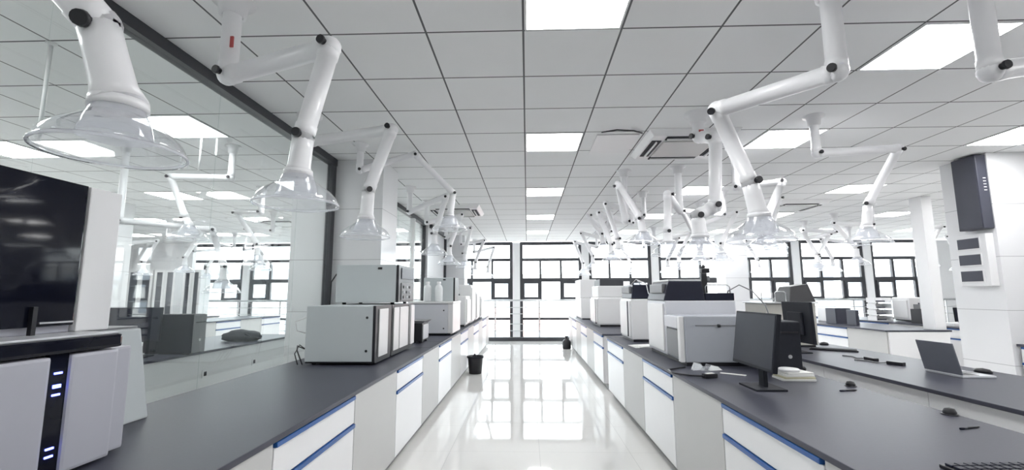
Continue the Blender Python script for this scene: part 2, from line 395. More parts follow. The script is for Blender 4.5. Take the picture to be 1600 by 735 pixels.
# ------------------------------------------------------------------ extraction arms
def arm(pts, hood, label, r=.05, r2=None, group=None, hood_r=.19, knob_from=1, knob_dir=None):
    """pts: ceiling point, then the joints, last = neck bottom where the hood hangs"""
    pts = [Vector(p) for p in pts]; r2 = r2 or r
    base = pts[0].copy()
    t = thing('extraction_arm', label, 'extraction arm', base, group=group)
    P = [p-base for p in pts]
    MB().lathe([(r*2.2, 0), (r*2.2, -.012), (r*1.5, -.02), (r*1.3, -.09), (r*.98, -.09)], (0, 0, 0), 24).build('ceiling_flange', 'arm_white', t)
    def rim(i): return r if i < 1 else r2
    for i in range(len(P)-1):
        a, b = P[i], P[i+1]; d = (b-a); L = d.length; u = d.normalized(); rr = rim(i)
        mb = MB(); ring = []
        if i == len(P)-2:      # the neck flares into the hood collar
            mb.tube([a, a+u*L*.35, a+u*L*.8, b], [rr, rr*1.0, rr*1.05, rr*1.35], 18)
        else:
            mb.tube([a, a+u*.06, a+u*.062, b-u*.062, b-u*.06, b], [rr*1.02, rr*1.02, rr*.94, rr*.94, rr*1.02, rr*1.02], 18)
        mb.ball(b if i < len(P)-2 else a, rr*1.08)
        mb.build('drop_tube' if i == 0 else ('neck' if i == len(P)-2 else 'arm_tube'), 'arm_white', t)
    for i in range(knob_from, len(P)-1):
        u = (P[i]-P[i-1]).normalized(); v = (P[i+1]-P[i]).normalized()
        nrm = u.cross(v)
        nrm = nrm.normalized() if nrm.length > .05 else Vector((0, -1, 0))
        view = (Vector((0, 0, H))-pts[i])
        if nrm.dot(view) < 0: nrm = -nrm
        if knob_dir and i == len(P)-2: nrm = Vector(knob_dir).normalized()
        rr = rim(i)
        c = P[i]+nrm*rr*.8
        MB().tube([c, c+nrm*rr*.55, c+nrm*rr*.56, c+nrm*rr*.8], [rr*.34, rr*.34, rr*.46, rr*.42], 14).build('joint_knob', 'black', t)
    if hood:
        e = P[-1]; q = hood_r/.19
        prof = [(.060, .0), (.068, -.012), (.075, -.03), (.105, -.055), (.150, -.085), (.178, -.115), (.186, -.135), (.190, -.150), (.186, -.151)]
        ho = MB().lathe([(a*q, b*q) for a, b in prof], e, 36).build('clear_hood', 'clear_plastic', t)
        MB().lathe([(.186*q, -.146*q), (.193*q, -.144*q), (.195*q, -.150*q), (.193*q, -.156*q), (.186*q, -.154*q)], e, 36).build('hood_rim', 'milky_plastic', ho)
        MB().lathe([(.070*q, -.012*q), (.088*q, -.06*q), (.098*q, -.105*q)], e, 28).build('inner_cone', 'milky_plastic', ho)
        MB().lathe([(r2*1.0, .02), (r2*1.30, .016), (r2*1.34, -.01), (r2*1.0, -.012)], e, 24).build('hood_collar', 'arm_white', t)
    return t
def down(p, dz): return Vector((p.x, p.y, p.z-dz))
def ceil_over(p): return Vector((p.x, p.y, CEIL))

J = at(154, 38, 1.28)
arm([(J.x-.25, .62, CEIL), (J.x-.25, .62, 2.78), J, at(186, 166, 1.27)], 1, 'big white extraction arm with clear hood nearest the viewer at upper left', .056, .056, hood_r=.18, knob_dir=(.25, -1, -.35))
J = at(356, 118, 2.28)
ta = arm([ceil_over(J), J, at(516, 74, 2.12), at(474, 214, 2.12), at(466, 272, 2.12)], 1, 'bent white extraction arm over the left worktop, second from the viewer', .05)
B(.035, .052, -.056, -.048, -.30, -.24).build('red_tag', 'red', ta)
J = at(482, 222, 3.9)
arm([ceil_over(J), J, at(612, 203, 3.66), at(576, 298, 3.6), at(572, 342, 3.6)], 1, 'bent white extraction arm hanging before the first left pier', .05)
J = at(562, 266, 4.7)
arm([ceil_over(J), J, at(648, 241, 4.85), at(708, 302, 5.1), at(703, 338, 5.1)], 1, 'white extraction arm with thin slanting upper tube before the left ceiling cassette', .038, .036)
J = at(1548, 112, 2.2)
arm([ceil_over(J), J, J+Vector((.75, .05, .12)), J+Vector((1.15, .2, -.35)), J+Vector((1.15, .2, -.55))], 1, 'white extraction arm at the upper right corner of the view', .05)
J = at(1308, 112, 2.25)
arm([ceil_over(J), J, at(1120, 172, 2.75), at(1172, 286, 2.78), at(1186, 338, 2.78)], 1, 'long white extraction arm bent over the near right worktop above the monitors', .05)
J = at(1092, 214, 4.0)
ta = arm([ceil_over(J), J, at(1118, 216, 3.8), at(1117, 322, 3.8), at(1090, 338, 3.8), at(1094, 370, 3.8)], 1, 'folded white extraction arm below the right ceiling cassette', .055, .055)
B(-.02, .02, -.066, -.055, -.22, -.17).build('red_tag', 'red', ta)
J = at(1276, 240, 4.1)
arm([ceil_over(J), J, at(1404, 232, 4.25), at(1356, 320, 4.4), at(1354, 356, 4.4)], 1, 'white extraction arm with level bright tube over the laptop bench', .04)
J = Vector((2.3, 5.0, 2.55))
arm([ceil_over(J), J, at(1222, 285, 4.8), at(1196, 345, 4.8), at(1196, 366, 4.8)], 1, 'white extraction arm over the right bench behind the long near arm', .04)
J = at(977, 346, 5.9)
arm([ceil_over(J), J, at(966, 288, 5.5), at(1001, 342, 5.4), at(1004, 362, 5.4)], 1, 'pinkish white extraction arm nearest the aisle on the right, before the window wall', .042)
J = at(1062, 330, 5.75)
arm([ceil_over(J), J, at(1043, 304, 5.2), at(1043, 362, 5.2), at(1044, 378, 5.2)], 1, 'upright white extraction arm below the right ceiling cassette, nearer the aisle', .045)
J = at(952, 362, 9.0)
arm([ceil_over(J), J, at(920, 339, 8.6), at(940, 366, 8.6), at(942, 380, 8.6)], 1, 'small white extraction arm over the far right worktop, third from the windows', .045)
J = at(361, 278, 4.7)
arm([ceil_over(J), J, at(266, 276, 4.75), at(290, 340, 4.8), at(296, 352, 4.8)], 1, 'white extraction arm with square bend behind the glass partition', .036)
J = at(186, 345, 4.6)
arm([ceil_over(J), J, J+Vector((.65, .5, -.03)), J+Vector((.75, .6, -.45)), J+Vector((.75, .6, -.6))], 1, 'white extraction arm behind the glass beside the white column', .036)

def gen_arm(x, y, a1, e1, a2, e2, label, z=2.62, L1=.62, L2=.6, r=.042):
    p0 = Vector((x, y, CEIL)); p1 = Vector((x, y, z))
    p2 = p1+L1*Vector((math.cos(a1)*math.cos(e1), math.sin(a1)*math.cos(e1), math.sin(e1)))
    p3 = p2+L2*Vector((math.cos(a2)*math.cos(e2), math.sin(a2)*math.cos(e2), math.sin(e2)))
    arm([p0, p1, p2, p3, p3-Vector((0, 0, .16))], 1, label, r)
gen_arm(-1.75, 6.7, -.2, .35, 2.4, -1.1, 'white extraction arm over the left worktop just beyond the first pier')
gen_arm(-1.72, 7.75, .3, .25, -2.6, -1.2, 'white extraction arm over the left worktop beside the plastic bottles')
gen_arm(-1.75, 9.8, -.3, .3, 2.2, -1.1, 'white extraction arm over the left worktop beyond the left ceiling cassette')
gen_arm(-1.65, 11.3, .4, .2, -2.8, -1.2, 'white extraction arm over the far left worktop, second from the windows')
gen_arm(-1.55, 13.4, -.2, .2, 2.6, -1.2, 'white extraction arm nearest the windows on the left of the aisle')
gen_arm(1.85, 10.5, 2.9, .3, .3, -1.1, 'white extraction arm over the far right worktop, second from the windows')
gen_arm(1.85, 12.1, 3.3, .2, .1, -1.2, 'white extraction arm nearest the windows on the right of the aisle')
gen_arm(1.85, 7.2, 3.0, .35, .5, -1.2, 'white extraction arm above the break in the right-hand bench')
gen_arm(3.1, 6.2, .6, .2, -2.5, -1.0, 'white extraction arm over the laptop bench beyond the wire racks')
gen_arm(3.1, 8.2, -.3, .3, 2.6, -1.1, 'white extraction arm over the middle of the second right bench')
gen_arm(3.1, 10.2, .3, .2, -2.8, -1.0, 'white extraction arm over the second right bench, second from the windows')
gen_arm(3.1, 12.2, 2.8, .2, .5, -1.0, 'white extraction arm over the second right bench, nearest the windows')
gen_arm(6.25, 8.4, 2.9, .1, 0, -.9, 'white extraction arm over the bench with the near end in view')
gen_arm(6.25, 10.4, .2, .15, 3.3, -1.0, 'white extraction arm over the same right bench farther back')
gen_arm(6.25, 12.0, 3.2, .2, .2, -1.0, 'white extraction arm over the far end of that right bench')
gen_arm(7.9, 9.3, .4, .2, 3.0, -1.0, 'white extraction arm over the far right worktop behind the service riser')
gen_arm(7.9, 11.4, 2.8, .2, .3, -1.0, 'white extraction arm over the far right worktop near the windows')
gen_arm(10.6, 11.0, 2.8, .2, .3, -1.0, 'white extraction arm farthest right before the windows')
gen_arm(-3.95, 6.6, 2.7, .1, .4, -1.0, 'white extraction arm behind the glass partition beside the first pier')
gen_arm(-4.9, 8.6, 2.9, .1, 0, -1.0, 'white extraction arm in the middle of the left-hand room')
gen_arm(-7.6, 9.4, .2, .12, 3.0, -1.0, 'white extraction arm over the far worktop of the left-hand room, near end')
gen_arm(-7.6, 11.6, 2.9, .2, .2, -1.1, 'white extraction arm over the far worktop of the left-hand room, window end')
gen_arm(-9.4, 10.4, .3, .1, 3.0, -1.0, 'white extraction arm over the farthest worktop of the left-hand room')
gen_arm(-9.4, 12.6, .3, .1, 3.0, -1.0, 'white extraction arm far back before the glass-fronted cabinets')

gen_arm(3.1, 7.2, 2.9, .15, .2, -1.1, 'white extraction arm over the laptop bench between its second and third arms')
gen_arm(3.1, 11.2, .1, .2, 2.9, -1.1, 'white extraction arm over the laptop bench, third from the windows')
gen_arm(1.85, 8.0, 3.2, .3, .2, -1.2, 'white extraction arm over the white rounded analyser')
gen_arm(6.25, 9.4, 3.0, .1, .3, -1.0, 'white extraction arm above the dark grey equipment case')
# thin hanging rods in the left-hand room
for px, Y, zb, lab in ((76, 2.65, 2.35, 'thin white rod hanging from the ceiling at far left behind the glass'), (325, 4.3, 2.6, 'thin white rod hanging behind the glass by the square-bent arm')):
    p = at(px, 100, Y); o = MB().tube([(0, 0, 0), (0, 0, zb-CEIL)], .012 if Y < 3 else .008, 8).lathe([(.03, 0), (.03, -.01), (.01, -.02)], n=14).build('hanging_rod', 'white'); o.location = (p.x, p.y, CEIL); tag(o, lab, 'rod')

# ------------------------------------------------------------------ ceiling cassettes
def cassette(x, y, label, s=.475, hang=False):
    t = thing('air_conditioner_cassette', label, 'air conditioner', (x, y, CEIL-.001))
    MB().hexa([(-s+.05, -s+.05, -.06), (s-.05, -s+.05, -.06), (s-.05, s-.05, -.06), (-s+.05, s-.05, -.06), (-s, -s, 0), (s, -s, 0), (s, s, 0), (-s, s, 0)], .008).build('face_panel', 'white', t)
    g = s-.19
    B(-g, g, -g, g, -.078, -.06, .004).build('intake_grille', 'panel_grey', t)
    for k in range(4):
        mb = B(-g, g, -s+.07, -s+.165, -.068, -.056); lo = mb.build('louvre_slot', 'black_soft', t, rotz=k*PI/2)
        fl = B(-g+.01, g-.01, -s+.11, -s+.125, -.085, -.068, .002).build('louvre_flap', 'white', t, rotz=k*PI/2)
    return t
cassette(1.66, 4.80, 'white ceiling cassette air conditioner right of the aisle above the near instruments', .45)
cassette(-1.35, 8.6, 'white ceiling cassette air conditioner left of the aisle', .5)
cassette(4.8, 8.4, 'white ceiling cassette air conditioner at the right over the third aisle')
cassette(-5.3, 9.8, 'white ceiling cassette air conditioner in the left-hand room')
hp = thing('access_panel', 'open square ceiling access flap hanging beside the right ceiling cassette', 'access panel', (.80, 4.75, CEIL))
MB().tube([(-.05, -.35, -.015), (.08, -.45, -.03), (.25, -.42, -.03), (.36, -.3, -.012)], .008, 8).build('cable', 'black', hp)
B(-.08, .35, -.25, .35, -.012, -.002).build('flap', 'white', hp)

# ------------------------------------------------------------------ instruments left of the aisle
def feet(t, x0, x1, y0, y1, h=.025, m='black'):
    for x in (x0, x1):
        for y in (y0, y1): MB().lathe([(.018, 0), (.02, h)], (x, y, 0), 12, caps=True).build('foot', m, t)
def screws(t, pts):
    for p in pts: MB().tube([p, (p[0], p[1]-.004, p[2])], .011, 10).build('screw', 'black', t)

t = thing('oven_instrument', 'nearest low grey steel instrument on the left worktop, one light door in a black frame', 'instrument', (0, 0, ZT))
B(-1.90, -1.32, 3.94, 4.40, .03, .50, .006).build('housing', 'instr_grey', t)
B(-1.90, -1.30, 3.96, 4.40, .015, .03).build('base_frame', 'black', t)
B(-1.32, -1.296, 3.94, 4.40, .03, .50, .003).build('door_frame', 'black', t)
B(-1.296, -1.286, 4.02, 4.27, .06, .47, .004).build('door', 'instr_white', t)
feet(t, -1.84, -1.36, 4.0, 4.35, .016)
screws(t, [(-1.37, 3.939, .12), (-1.37, 3.939, .40)])
t = thing('oven_instrument', 'low grey instrument with two light doors carrying the upper grey instrument, left worktop', 'instrument', (0, 0, ZT))
B(-1.90, -1.32, 4.42, 5.22, .03, .50, .006).build('housing', 'instr_grey', t)
B(-1.90, -1.30, 4.43, 5.20, .015, .03).build('base_frame', 'black', t)
B(-1.32, -1.296, 4.42, 5.22, .03, .50, .003).build('door_frame', 'black', t)
for a, b in ((4.46, 4.64), (4.67, 5.0)): B(-1.296, -1.286, a, b, .06, .47, .004).build('door', 'instr_white', t)
B(-1.296, -1.27, 5.05, 5.2, .06, .48, .005).build('side_module', 'instr_white', t)
feet(t, -1.84, -1.36, 4.5, 5.15, .016)
t = thing('stacked_instrument', 'grey instrument with black display front standing on the low grey ones, left worktop', 'instrument', (0, 0, ZT+.50))
B(-1.86, -1.27, 4.43, 5.02, .02, .385, .006).build('housing', 'instr_grey', t)
B(-1.27, -1.245, 4.43, 5.02, .02, .385, .004).build('front_bezel', 'black', t)
B(-1.245, -1.238, 4.52, 4.98, .25, .36, .002).build('display', 'dark_grey', t)
cpn = B(-1.245, -1.238, 4.52, 4.98, .04, .21, .002).build('control_panel', 'mid_grey', t)
for k in range(3):
    for j in range(3): MB().tube([(-1.239, 4.58+.12*k, .07+.05*j), (-1.230, 4.58+.12*k, .07+.05*j)], .014, 10).build('button', 'instr_light' if (k+j) % 2 else 'black', t)
MB().tube([(-1.45, 4.429, .35), (-1.41, 4.429, .35)], .011, 8).build('latch', 'black', t)
feet(t, -1.8, -1.32, 4.5, 4.95, .021)
t = thing('power_cable', 'black cable curling up beside the upper grey instrument', 'cable', (-1.93, 4.55, ZT))
MB().tube([(0, 0, .01), (-.03, 0, .2), (-.035, 0, .5), (-.03, .0, .72), (.02, 0, .8), (.07, .02, .82)], .007, 8).build('cable', 'black', t)
t = thing('cable_bundle', 'loose dark cables behind the left end of the low grey instrument', 'cable', (-1.98, 4.05, ZT))
MB().tube([(.06, -.1, .006), (.0, -.08, .12), (-.04, 0, .15), (.0, .05, .12), (.07, .05, .17)], .006, 8).build('cable', 'black', t)
MB().tube([(.02, -.1, .006), (-.03, -.06, .09), (-.02, 0, .16), (.07, .02, .09)], .005, 8).build('cable', 'black', t)
MB().tube([(.07, 0, .25), (-.04, -.02, .28), (-.06, -.02, .36), (.07, .02, .42)], .004, 8).build('cable', 'white', t)

t = thing('small_instrument', 'small black and white box with flared top on the left worktop', 'instrument', (-1.32, 5.88, ZT))
B(-.10, .02, -.16, .18, .02, .24, .006).build('body', 'black', t)
B(.02, .03, -.13, .17, .04, .22, .003).build('side_panel', 'instr_light', t)
MB().hexa([(-.10, -.16, .24), (.03, -.16, .24), (.03, .18, .24), (-.10, .18, .24), (-.13, -.19, .27), (.06, -.19, .27), (.06, .21, .27), (-.13, .21, .27)]).build('lid', 'mid_grey', t)
feet(t, -.08, 0, -.12, .14, .021)

t = thing('cabinet_instrument', 'light grey box instrument with white front carrying the bottles, left worktop', 'instrument', (0, 0, ZT))
B(-1.74, -1.16, 6.75, 7.5, .03, .455, .008).build('housing', 'instr_light', t)
B(-1.16, -1.085, 6.75, 7.5, .03, .46, .01).build('front_module', 'instr_white', t)
B(-1.72, -1.12, 6.77, 7.48, .012, .03).build('base_frame', 'black', t)
B(-1.75, -1.08, 6.73, 7.52, .46, .49, .006).build('top_tray', 'instr_white', t)
screws(t, [(-1.22, 6.749, .1), (-1.22, 6.749, .36)])
feet(t, -1.68, -1.2, 6.85, 7.4, .013)
for k, x in enumerate((-1.50, -1.33)):
    b = thing('plastic_bottle', ['white plastic bottle on the light grey instrument, the left one', 'white plastic bottle on the light grey instrument, the right one'][k], 'bottle', (x, 6.92, ZT+.49), group='white bottles on the left bench instrument')
    MB().lathe([(.001, 0), (.055, 0), (.06, .01), (.06, .19), (.05, .225), (.028, .25), (.026, .262)], n=24).build('body', 'bottle', b)
    MB().lathe([(.031, .26), (.031, .295), (.001, .296)], n=20).build('cap', 'white', b)
t = thing('stacked_instrument', 'grey box with dark right side behind the white bottles', 'instrument', (0, 0, ZT+.49))
B(-1.60, -1.14, 7.1, 7.5, .0, .36, .006).build('housing', 'instr_grey', t)
B(-1.14, -1.115, 7.1, 7.5, .0, .36, .004).build('front_bezel', 'black', t)
MB().tube([(-1.3, 7.099, .33), (-1.26, 7.099, .33)], .011, 8).build('latch', 'black', t)

def white_instr(x0, x1, y0, y1, h, label, parts=1, rot=0):
    t = thing('white_instrument', label, 'instrument', (0, 0, ZT))
    B(x0, x1, y0, y1, .035, h, .025).build('housing', 'instr_white', t)
    fx = x1 if x1 < 0 else x0; s = 1 if x1 < 0 else -1
    a, b = sorted((fx, fx+s*.02)); B(a, b, y0+.04, y1-.04, .08, h-.06, .008).build('door', 'instr_white', t)
    B(x0+.03, x1-.03, y0+.02, y1-.02, .012, .035).build('base', 'black', t)
    MB().tube([((x0+x1)/2, y0-.004, h*.75), ((x0+x1)/2, y0+.002, h*.75)], .018, 10).build('badge', 'dark_grey', t)
    return t
white_instr(-1.55, -1.12, 8.45, 9.05, .56, 'white rounded instrument on the left worktop beyond the bottles')
white_instr(-1.60, -1.12, 9.2, 9.85, .78, 'tall white instrument on the far left worktop')
white_instr(-1.58, -1.12, 10.1, 10.7, .66, 'white instrument behind the tall white one on the far left worktop')
white_instr(-1.5, -1.12, 11.1, 11.8, .55, 'last white instrument on the left worktop toward the windows')

# ------------------------------------------------------------------ near left instrument
t = thing('spectrometer', 'large instrument at the left edge with black glass upper door and white lower doors', 'instrument', (0, 0, ZT))
B(-2.08, -1.59, .75, 1.835, .01, .40, .01).build('lower_body', 'door_grey', t)
B(-2.10, -1.545, .75, 1.74, .405, .455, .012).build('top_band', 'black_gloss', t)
B(-2.09, -1.56, .76, 1.73, .455, .463, .003).build('top_plate', 'instr_light', t)
B(-1.59, -1.55, 1.55, 1.735, .01, .40, .012).build('door', 'door_grey', t)
B(-1.59, -1.55, .76, 1.485, .01, .40, .012).build('door', 'door_grey', t)
B(-1.59, -1.56, 1.485, 1.55, .01, .405).build('centre_strip', 'black_gloss', t)
for z in (.34, .30, .295, .27, .10, .075): B(-1.561, -1.556, 1.505, 1.53, z, z+.006).build('indicator_light', 'led_blue', t)
B(-2.10, -1.72, .75, 1.695, .463, 1.02, .006).build('upper_body', 'door_grey', t)
B(-1.72, -1.70, .75, 1.69, .49, 1.02, .004).build('upper_door', 'black_gloss', t)
B(-2.10, -1.70, 1.70, 1.84, .463, 1.02, .006).build('side_panel', 'white', t)
B(-1.70, -1.685, 1.53, 1.545, .463, .56).build('door_handle', 'black', t)
B(-1.70, -1.69, 1.56, 1.68, .50, .506).build('door_strip', 'steel', t)
t = thing('pump_unit', 'tapered grey unit just behind the large instrument at the left', 'instrument', (-1.995, 2.12, ZT))
MB().hexa([(-.1, -.16, 0), (.12, -.16, 0), (.12, .18, 0), (-.1, .18, 0), (-.1, -.15, .44), (.10, -.15, .44), (.10, .11, .44), (-.1, .11, .44)], .01).build('housing', 'instr_grey', t)
B(-.09, .09, -.14, .10, .44, .45, .002).build('lid', 'mid_grey', t)

# ------------------------------------------------------------------ computers and things
def monitor(label, loc, rotz, w=.53, h=.34, tilt=.1, m='black_soft', lift=.13):
    """faces local -Y"""
    t = thing('computer_monitor', label, 'monitor', loc, rotz)
    c, s = math.cos(tilt), math.sin(tilt)
    def pp(x, y, z): return (x, y*c+z*s, lift+z*c-y*s)
    def slab(x0, x1, y0, y1, z0, z1, bev=0): return MB().hexa([pp(x0, y0, z0), pp(x1, y0, z0), pp(x1, y1, z0), pp(x0, y1, z0), pp(x0, y0, z1), pp(x1, y0, z1), pp(x1, y1, z1), pp(x0, y1, z1)], bev)
    slab(-w/2, w/2, 0, .03, 0, h, .006).build('casing', m, t)
    slab(-w/2+.012, w/2-.012, -.002, 0, .02, h-.012).build('screen', 'dark_navy', t)
    slab(-w/4, w/4, .03, .055, h*.2, h*.75, .01).build('rear_bulge', m, t)
    MB().hexa([(-.035, .06, .01), (.035, .06, .01), (.035, .085, .01), (-.035, .085, .01), (-.03, .065, lift+h*.45), (.03, .065, lift+h*.45), (.03, .085, lift+h*.45), (-.03, .085, lift+h*.45)], .004).build('stand', m, t)
    B(-.12, .12, -.03, .16, 0, .012, .004).build('foot', m, t)
    return t
def tower(label, loc, rotz=0, w=.17, d=.4, h=.38, m='black_soft', front='black_soft'):
    t = thing('computer_tower', label, 'computer', loc, rotz)
    B(-w/2, w/2, -d/2, d/2, .012, h, .006).build('case', m, t)
    B(-w/2+.005, w/2-.005, -d/2-.018, -d/2, .014, h-.004, .005).build('front_panel', front, t)
    MB().tube([(0, -d/2-.022, h*.35), (0, -d/2-.018, h*.35)], .014, 12).build('power_button', 'steel', t)
    B(-w/2+.02, w/2-.02, -d/2-.021, -d/2-.017, h*.78, h*.81).build('drive_slot', 'black', t)
    B(-w/2+.01, w/2-.01, -d/2+.02, d/2-.02, 0, .012).build('base', 'black', t)
    return t
monitor('dark monitor turned toward the aisle on the near right worktop', (1.43, 3.07, ZT), -PI/2, .53, .35, .14, lift=.13)
monitor('large black monitor on the laptop bench seen from behind', (2.80, 4.87, ZT), PI/2, .50, .41, .04, lift=.10)
tower('black computer tower standing behind the paper stack on the near right worktop', (1.92, 3.72, ZT), 0, .18, .4, .39)
t = thing('document_stack', 'pale stack of papers and booklets before the black tower', 'papers', (1.86, 3.37, ZT))
for k in range(4):
    B(-.11+.008*k, .11-.004*k, -.08+.003*k, .08, .014*k, .014*k+.013, .002).build('booklet', ['paper', 'paper_yellow', 'paper', 'paper'][k], t, rotz=.05*k-.05)
MB().lathe([(.001, 0), (.065, 0), (.07, .012), (.06, .02), (.001, .024)], (-.03, 0, .056), 20).build('white_lid', 'white', t)
t = thing('webcam', 'small black round camera on a short wire beside the paper stack', 'camera', (2.06, 3.6, ZT))
MB().ball((0, 0, .035), .022).build('body', 'black', t); MB().tube([(0, 0, .006), (-.03, .03, .01), (-.04, .05, .10)], .004, 8).build('wire', 'white', t)
MB().lathe([(.02, 0), (.018, .008), (.006, .016)], n=14, caps=True).build('base', 'black', t)
# loose things by the right instruments
t = thing('power_adapter', 'black adapter with its cable lying in front of the near monitor', 'adapter', (1.30, 3.42, ZT), .3)
B(-.05, .05, -.025, .025, 0, .03, .006).build('body', 'black', t); B(-.03, .03, -.015, .015, .03, .033).build('sticker', 'paper', t)
MB().tube([(-.05, 0, .014), (-.1, .08, .008), (-.16, .2, .008), (-.1, .35, .008), (.1, .42, .008)], .006, 8).build('cable', 'black', t)
t = thing('plastic_bag', 'crumpled clear plastic bag on the worktop before the near right instrument', 'plastic bag', (1.42, 3.78, ZT), .2)
for k in range(5):
    a = random.uniform(-.1, .1); b = random.uniform(-.05, .05)
    MB().hexa([(a-.05, b-.03, .002), (a+.06, b-.02, .002), (a+.05, b+.03, .002), (a-.04, b+.02, .002), (a-.03, b-.01, .03+.01*k), (a+.03, b-.01, .02+.008*k), (a+.02, b+.01, .03), (a-.02, b+.01, .025)]).build('fold', 'bottle' if k % 2 else 'clear_plastic', t)
t = thing('paper_strip', 'narrow white paper strip beside the plastic bag', 'paper', (1.52, 3.55, ZT), -.7)
B(-.09, .09, -.012, .012, 0, .006, .002).build('strip', 'paper', t)
t = thing('paper_sheets', 'white papers lying between the two near right instruments', 'papers', (1.30, 5.38, ZT), .1)
for k in range(3): B(-.12+.02*k, .14, -.16, .12-.03*k, .006*k, .006*k+.005).build('sheet', 'paper', t, rotz=.12*k)

# near right instrument R-A
t = thing('liquid_chromatograph', 'large pale instrument with black tapered top at the right of the aisle, nearest one', 'instrument', (0, 0, ZT))
B(1.30, 1.95, 4.40, 5.05, .03, .53, .012).build('rear_housing', 'instr_light', t)
B(1.285, 1.30, 4.46, 5.0, .06, .5, .004).build('aisle_door', 'instr_white', t)
MB().hexa([(1.29, 4.42, .53), (1.68, 4.42, .53), (1.68, 5.03, .53), (1.29, 5.03, .53), (1.35, 4.44, .715), (1.66, 4.44, .715), (1.66, 5.0, .715), (1.35, 5.0, .715)], .01).build('tapered_top', 'dark_navy', t)
B(1.30, 1.34, 4.5, 4.95, .60, .69, .01).build('display', 'mid_grey', t)
B(1.35, 1.66, 4.46, 4.98, .715, .73, .004).build('top_plate', 'instr_white', t)
B(1.68, 1.95, 4.42, 5.03, .53, .60, .006).build('low_top', 'dark_navy', t)
MB().tube([(1.70, 4.46, .60), (1.70, 4.46, .66), (1.72, 4.46, .68), (1.90, 4.46, .68), (1.93, 4.46, .66), (1.93, 4.46, .60)], .006, 8).build('wire_rail', 'steel', t)
B(1.31, 1.96, 4.435-.5, 4.398, .03, .41, .01).build('front_housing', 'front_grey', t)
B(1.275, 1.31, 4.02, 4.39, .30, .40, .006).build('upper_flap', 'instr_light', t)
B(1.285, 1.31, 4.05, 4.36, .05, .285, .004).build('aisle_panel', 'mid_grey', t)
B(1.272, 1.31, 3.945, 4.01, .03, .405, .006).build('corner_post', 'instr_white', t)
B(1.40, 1.90, 3.930, 3.936, .33, .336).build('seam', 'mid_grey', t)
MB().tube([(1.58, 3.925, .33), (1.60, 3.925, .33)], .014, 8).build('latch', 'black', t)
B(1.32, 1.94, 3.95, 5.03, .0, .03).build('base', 'black', t)
t = thing('sample_injector', 'small black injector post standing on the nearest right instrument', 'injector', (1.775, 4.7, ZT+.601), 0)
MB().hexa([(-.03, -.03, 0), (.03, -.03, 0), (.03, .03, 0), (-.03, .03, 0), (-.025, -.025, .2), (.03, -.025, .2), (.03, .025, .2), (-.025, .025, .2)], .006).build('post', 'black', t)
B(-.02, .06, -.03, .03, .2, .25, .01).build('head', 'black', t); MB().tube([(.0, 0, .25), (.01, 0, .27), (.0, 0, .28)], [.02, .018, .01], 10).build('cap', 'black', t)
B(.03, .06, -.02, .02, .12, .17, .005).build('clip', 'mid_grey', t)
t = thing('hose', 'thin dark hose arching from the nearest right instrument down to the computers', 'hose', (1.965, 4.7, ZT))
MB().tube([(0.0, 0, .47), (.05, 0, .62), (.14, -.05, .68), (.24, -.1, .62), (.31, -.2, .48), (.33, -.25, .30), (.33, -.30, .0)], .006, 8).build('hose', 'mid_grey', t)

t = thing('liquid_chromatograph', 'white instrument with black tapered top, second along the right worktop', 'instrument', (0, 0, ZT))
B(1.30, 1.95, 5.85, 6.5, .03, .53, .014).build('housing', 'instr_white', t)
B(1.285, 1.30, 5.88, 6.47, .06, .5, .004).build('aisle_door', 'instr_white', t)
MB().tube([(1.285, 5.98, .06), (1.285, 5.98, .5)], .012, 8).build('door_grip', 'dark_grey', t)
MB().hexa([(1.31, 5.87, .535), (1.62, 5.87, .535), (1.62, 6.47, .535), (1.31, 6.47, .535), (1.34, 5.89, .71), (1.60, 5.89, .71), (1.60, 6.45, .71), (1.34, 6.45, .71)], .01).build('tapered_top', 'dark_navy', t)
B(1.63, 1.94, 5.87, 6.47, .53, .65, .008).build('low_top', 'dark_navy', t)
B(1.30, 1.335, 5.95, 6.4, .60, .69, .01).build('display', 'mid_grey', t)
MB().tube([(1.45, 5.95, .71), (1.40, 5.9, .76), (1.5, 5.86, .72), (1.52, 5.85, .6), (1.58, 5.845, .54)], .006, 8).build('tubing', 'white', t)
MB().tube([(1.36, 6.1, .71), (1.42, 6.05, .78), (1.5, 6.0, .74), (1.55, 6.0, .71)], .006, 8).build('tubing', 'white', t)
B(1.32, 1.93, 5.87, 6.48, 0, .03).build('base', 'black', t)

t = thing('white_analyser', 'white rounded analyser with black lid, first beyond the break in the right bench', 'instrument', (0, 0, ZT))
B(1.28, 1.95, 8.45, 9.4, .035, .53, .03).build('housing', 'instr_white', t)
B(1.262, 1.282, 8.5, 9.35, .07, .5, .008).build('door', 'instr_white', t)
B(1.30, 1.80, 8.5, 9.3, .53, .74, .02).build('upper_housing', 'instr_white', t)
B(1.34, 1.78, 8.55, 9.25, .74, .86, .01).build('lid', 'dark_frame', t)
MB().tube([(1.265, 8.62, .05), (1.265, 8.62, .5)], .012, 8).build('door_grip', 'dark_grey', t)
B(1.32, 1.9, 8.48, 9.36, 0, .035).build('base', 'black', t)
t = thing('white_analyser', 'tall white analyser with dark side near the far end of the right bench', 'instrument', (0, 0, ZT))
B(1.26, 1.48, 10.9, 12.1, .02, .5, .02).build('lower_housing', 'instr_white', t)
B(1.48, 1.64, 10.92, 12.1, .02, .48, .01).build('side_module', 'black', t)
B(1.26, 1.64, 10.95, 12.1, .5, .93, .02).build('upper_housing', 'instr_white', t)
B(1.28, 1.6, 10.95, 12.05, 0, .02).build('base', 'black', t)

